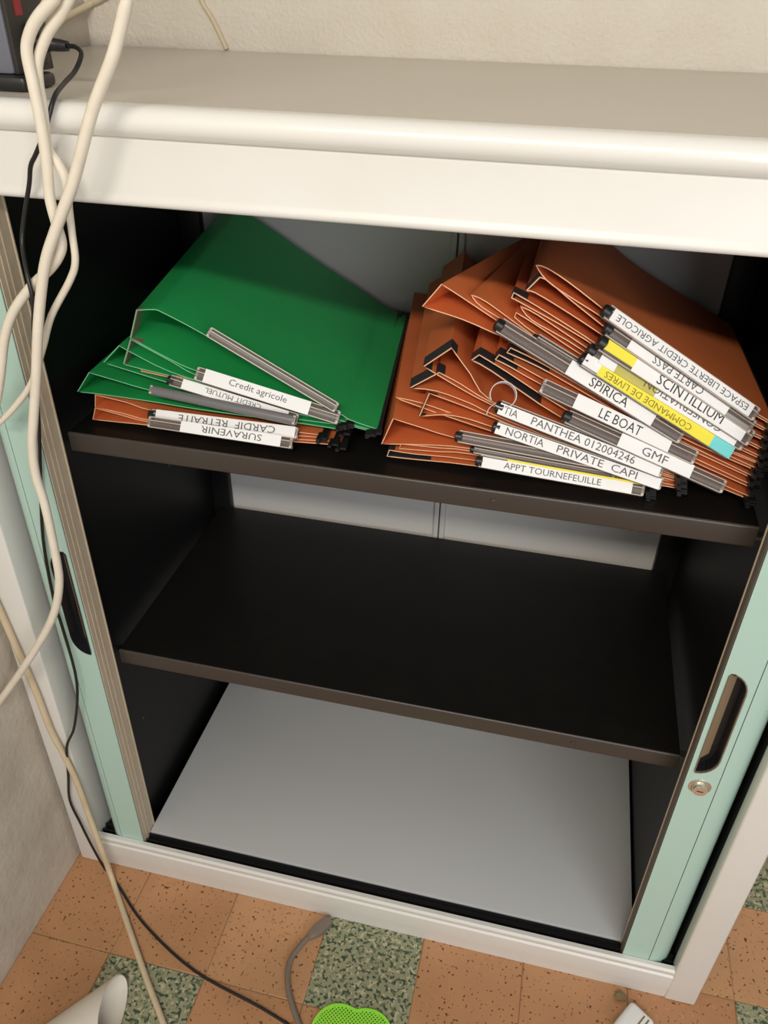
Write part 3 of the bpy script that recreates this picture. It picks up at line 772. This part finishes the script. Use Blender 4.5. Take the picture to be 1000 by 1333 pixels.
# ------------------------------------------------------------------ things on the floor
# white spout-shaped plastic piece, cut obliquely, open end towards the room
tip = PZ(166, 1296, 0.026); tail = PZ(20, 1410, 0.034)
ax = (tip - tail).normalized(); s = ax.cross(Vector((0, 0, 1))).normalized(); u = s.cross(ax)
V, Fc = [], []
N, K = 28, 8
Lt = (tip - tail).length
for lay in (0, 1):
    for i in range(K + 1):
        t = i / K
        r = 0.037 - 0.006 * t - lay * 0.0022
        for k_ in range(N):
            a_ = 2 * math.pi * k_ / N
            cut = 0.070 * (0.5 + 0.5 * math.cos(a_ - math.radians(28))) * t      # oblique end
            V.append(tail + ax * (Lt * t - cut + 0.012) + s * (r * 1.15 * math.cos(a_)) + u * (r * 0.80 * math.sin(a_)))
M_ = (K + 1) * N
for i in range(K):
    for k_ in range(N):
        k2 = (k_ + 1) % N
        Fc.append((i * N + k_, i * N + k2, (i + 1) * N + k2, (i + 1) * N + k_))
        Fc.append((M_ + i * N + k_, M_ + (i + 1) * N + k_, M_ + (i + 1) * N + k2, M_ + i * N + k2))
for k_ in range(N):
    k2 = (k_ + 1) % N
    Fc.append((K * N + k_, K * N + k2, M_ + K * N + k2, M_ + K * N + k_)); Fc.append((k_, M_ + k_, M_ + k2, k2))
zmin = min(p.z for p in V)
V = [p + Vector((0, 0, 0.0006 - zmin)) for p in V]
tag(mesh_obj('plastic_spout', V, Fc, 'white_plastic', None, base=(tail.x, tail.y, 0), smooth=True), 'off-white hollow plastic spout with slanted open end lying on the tiles', 'spout')

# white plug
pc = PZ(826, 1330, 0.012)
pg = empty('power_plug', (pc.x, pc.y, 0), 'small white plastic power plug lying on the tiles before the plinth', 'plug')
d1 = (PZ(850, 1330, 0.012) - PZ(800, 1338, 0.012)); d1.z = 0; d1.normalize()
rot = Matrix.Rotation(math.radians(38), 3, 'Z')
d1 = Vector((math.cos(math.radians(-35)), math.sin(math.radians(-35)), 0)); d2 = Vector((-d1.y, d1.x, 0)); Zv = Vector((0, 0, 1))
o_ = Vector((pc.x, pc.y - 0.004, 0.0005))
v, f = frame_box_vf(o_, d1, d2, Zv, -0.020, 0.020, -0.030, 0.020, 0, 0.026)
mesh_obj('plug_body', v, f, 'plug_white', pg, bevel=0.007, bseg=4)
for q in (0.004, 0.011):
    v, f = frame_box_vf(o_, d1, d2, Zv, q, q + 0.0022, -0.004, 0.013, 0.0255, 0.0265)
    mesh_obj('slot', v, f, 'scrap_brown', pg)
for q in (-0.008, 0.008):
    v, f = tube_vf([o_ + d1 * q - d2 * 0.029 + Zv * 0.012, o_ + d1 * q - d2 * 0.050 + Zv * 0.012], 0.0022, 10)
    mesh_obj('pin', v, f, 'chrome', pg, smooth=True)

# lime fly swatter: scalloped rim, crossed strands, handle towards the room
sc_ = PZ(453, 1376, 0.004)
sw = empty('fly_swatter', (sc_.x, sc_.y, 0), 'lime green plastic mesh fly swatter lying on the tiles', 'fly swatter')
ang = math.radians(8)
ex = Vector((math.cos(ang), math.sin(ang), 0)); ey = Vector((-ex.y, ex.x, 0))
RS = 0.0700


def rim(a_):
    return RS * (0.90 + 0.16 * abs(math.sin(2.5 * (a_ - math.radians(86)))))


N = 72
V, Fc = [], []
for i in range(N):
    a_ = 2 * math.pi * i / N; r = rim(a_)
    for (rr, zz) in ((r, 0.0008), (r, 0.0034), (r - 0.004, 0.0034), (r - 0.004, 0.0008)):
        q = ex * (rr * math.cos(a_)) + ey * (rr * math.sin(a_)); V.append(Vector((sc_.x + q.x, sc_.y + q.y, zz)))
for i in range(N):
    for k_ in range(4):
        Fc.append((i * 4 + k_, i * 4 + (k_ + 1) % 4, ((i + 1) % N) * 4 + (k_ + 1) % 4, ((i + 1) % N) * 4 + k_))
mesh_obj('rim', V, Fc, 'lime_plastic', sw)
V, Fc = [], []
for dirn in (0, 1):
    th = math.radians(45 + 90 * dirn); c_, s_ = math.cos(th), math.sin(th)
    for j in range(-17, 18):
        off = j * 0.0039
        # clip the strand against the rim
        inside = [t for t in (k_ * 0.001 for k_ in range(-75, 76)) if math.hypot(t * c_ - off * s_, t * s_ + off * c_) < rim(math.atan2(t * s_ + off * c_, t * c_ - off * s_)) - 0.002]
        if len(inside) < 3: continue
        a0, a1 = inside[0], inside[-1]
        o2 = Vector((sc_.x, sc_.y, 0)) + (ex * (-s_) + ey * c_) * off
        v, f = frame_box_vf(o2, ex * c_ + ey * s_, ex * (-s_) + ey * c_, Vector((0, 0, 1)), a0, a1, -0.00085, 0.00085, 0.0010 + 0.0004 * dirn, 0.0024 + 0.0004 * dirn)
        k0 = len(V); V += v; Fc += [tuple(i + k0 for i in q) for q in f]
ms = mesh_obj('mesh_strands', V, Fc, 'lime_plastic', sw); ms['kind'] = 'stuff'
v, f = frame_box_vf(Vector((sc_.x, sc_.y, 0)), ex, ey, Vector((0, 0, 1)), -0.006, 0.006, -0.36, -0.062, 0.0008, 0.0065)
mesh_obj('handle', v, f, 'lime_plastic', sw, bevel=0.002)

# small brown scrap by the plinth
pc = PZ(808, 1298, 0.004)
bm = bmesh.new(); bmesh.ops.create_icosphere(bm, subdivisions=2, radius=0.008)
V = [Vector((pc.x, pc.y, 0.0052)) + Vector((v.co.x * 1.2, v.co.y, v.co.z * 0.55)) * random.uniform(0.75, 1.1) for v in bm.verts]
Fc = [tuple(v.index for v in f.verts) for f in bm.faces]; bm.free()
tag(mesh_obj('debris_scrap', V, Fc, 'scrap_brown', None, base=(pc.x, pc.y, 0)), 'small brown crumpled scrap on the floor against the plinth', 'debris')
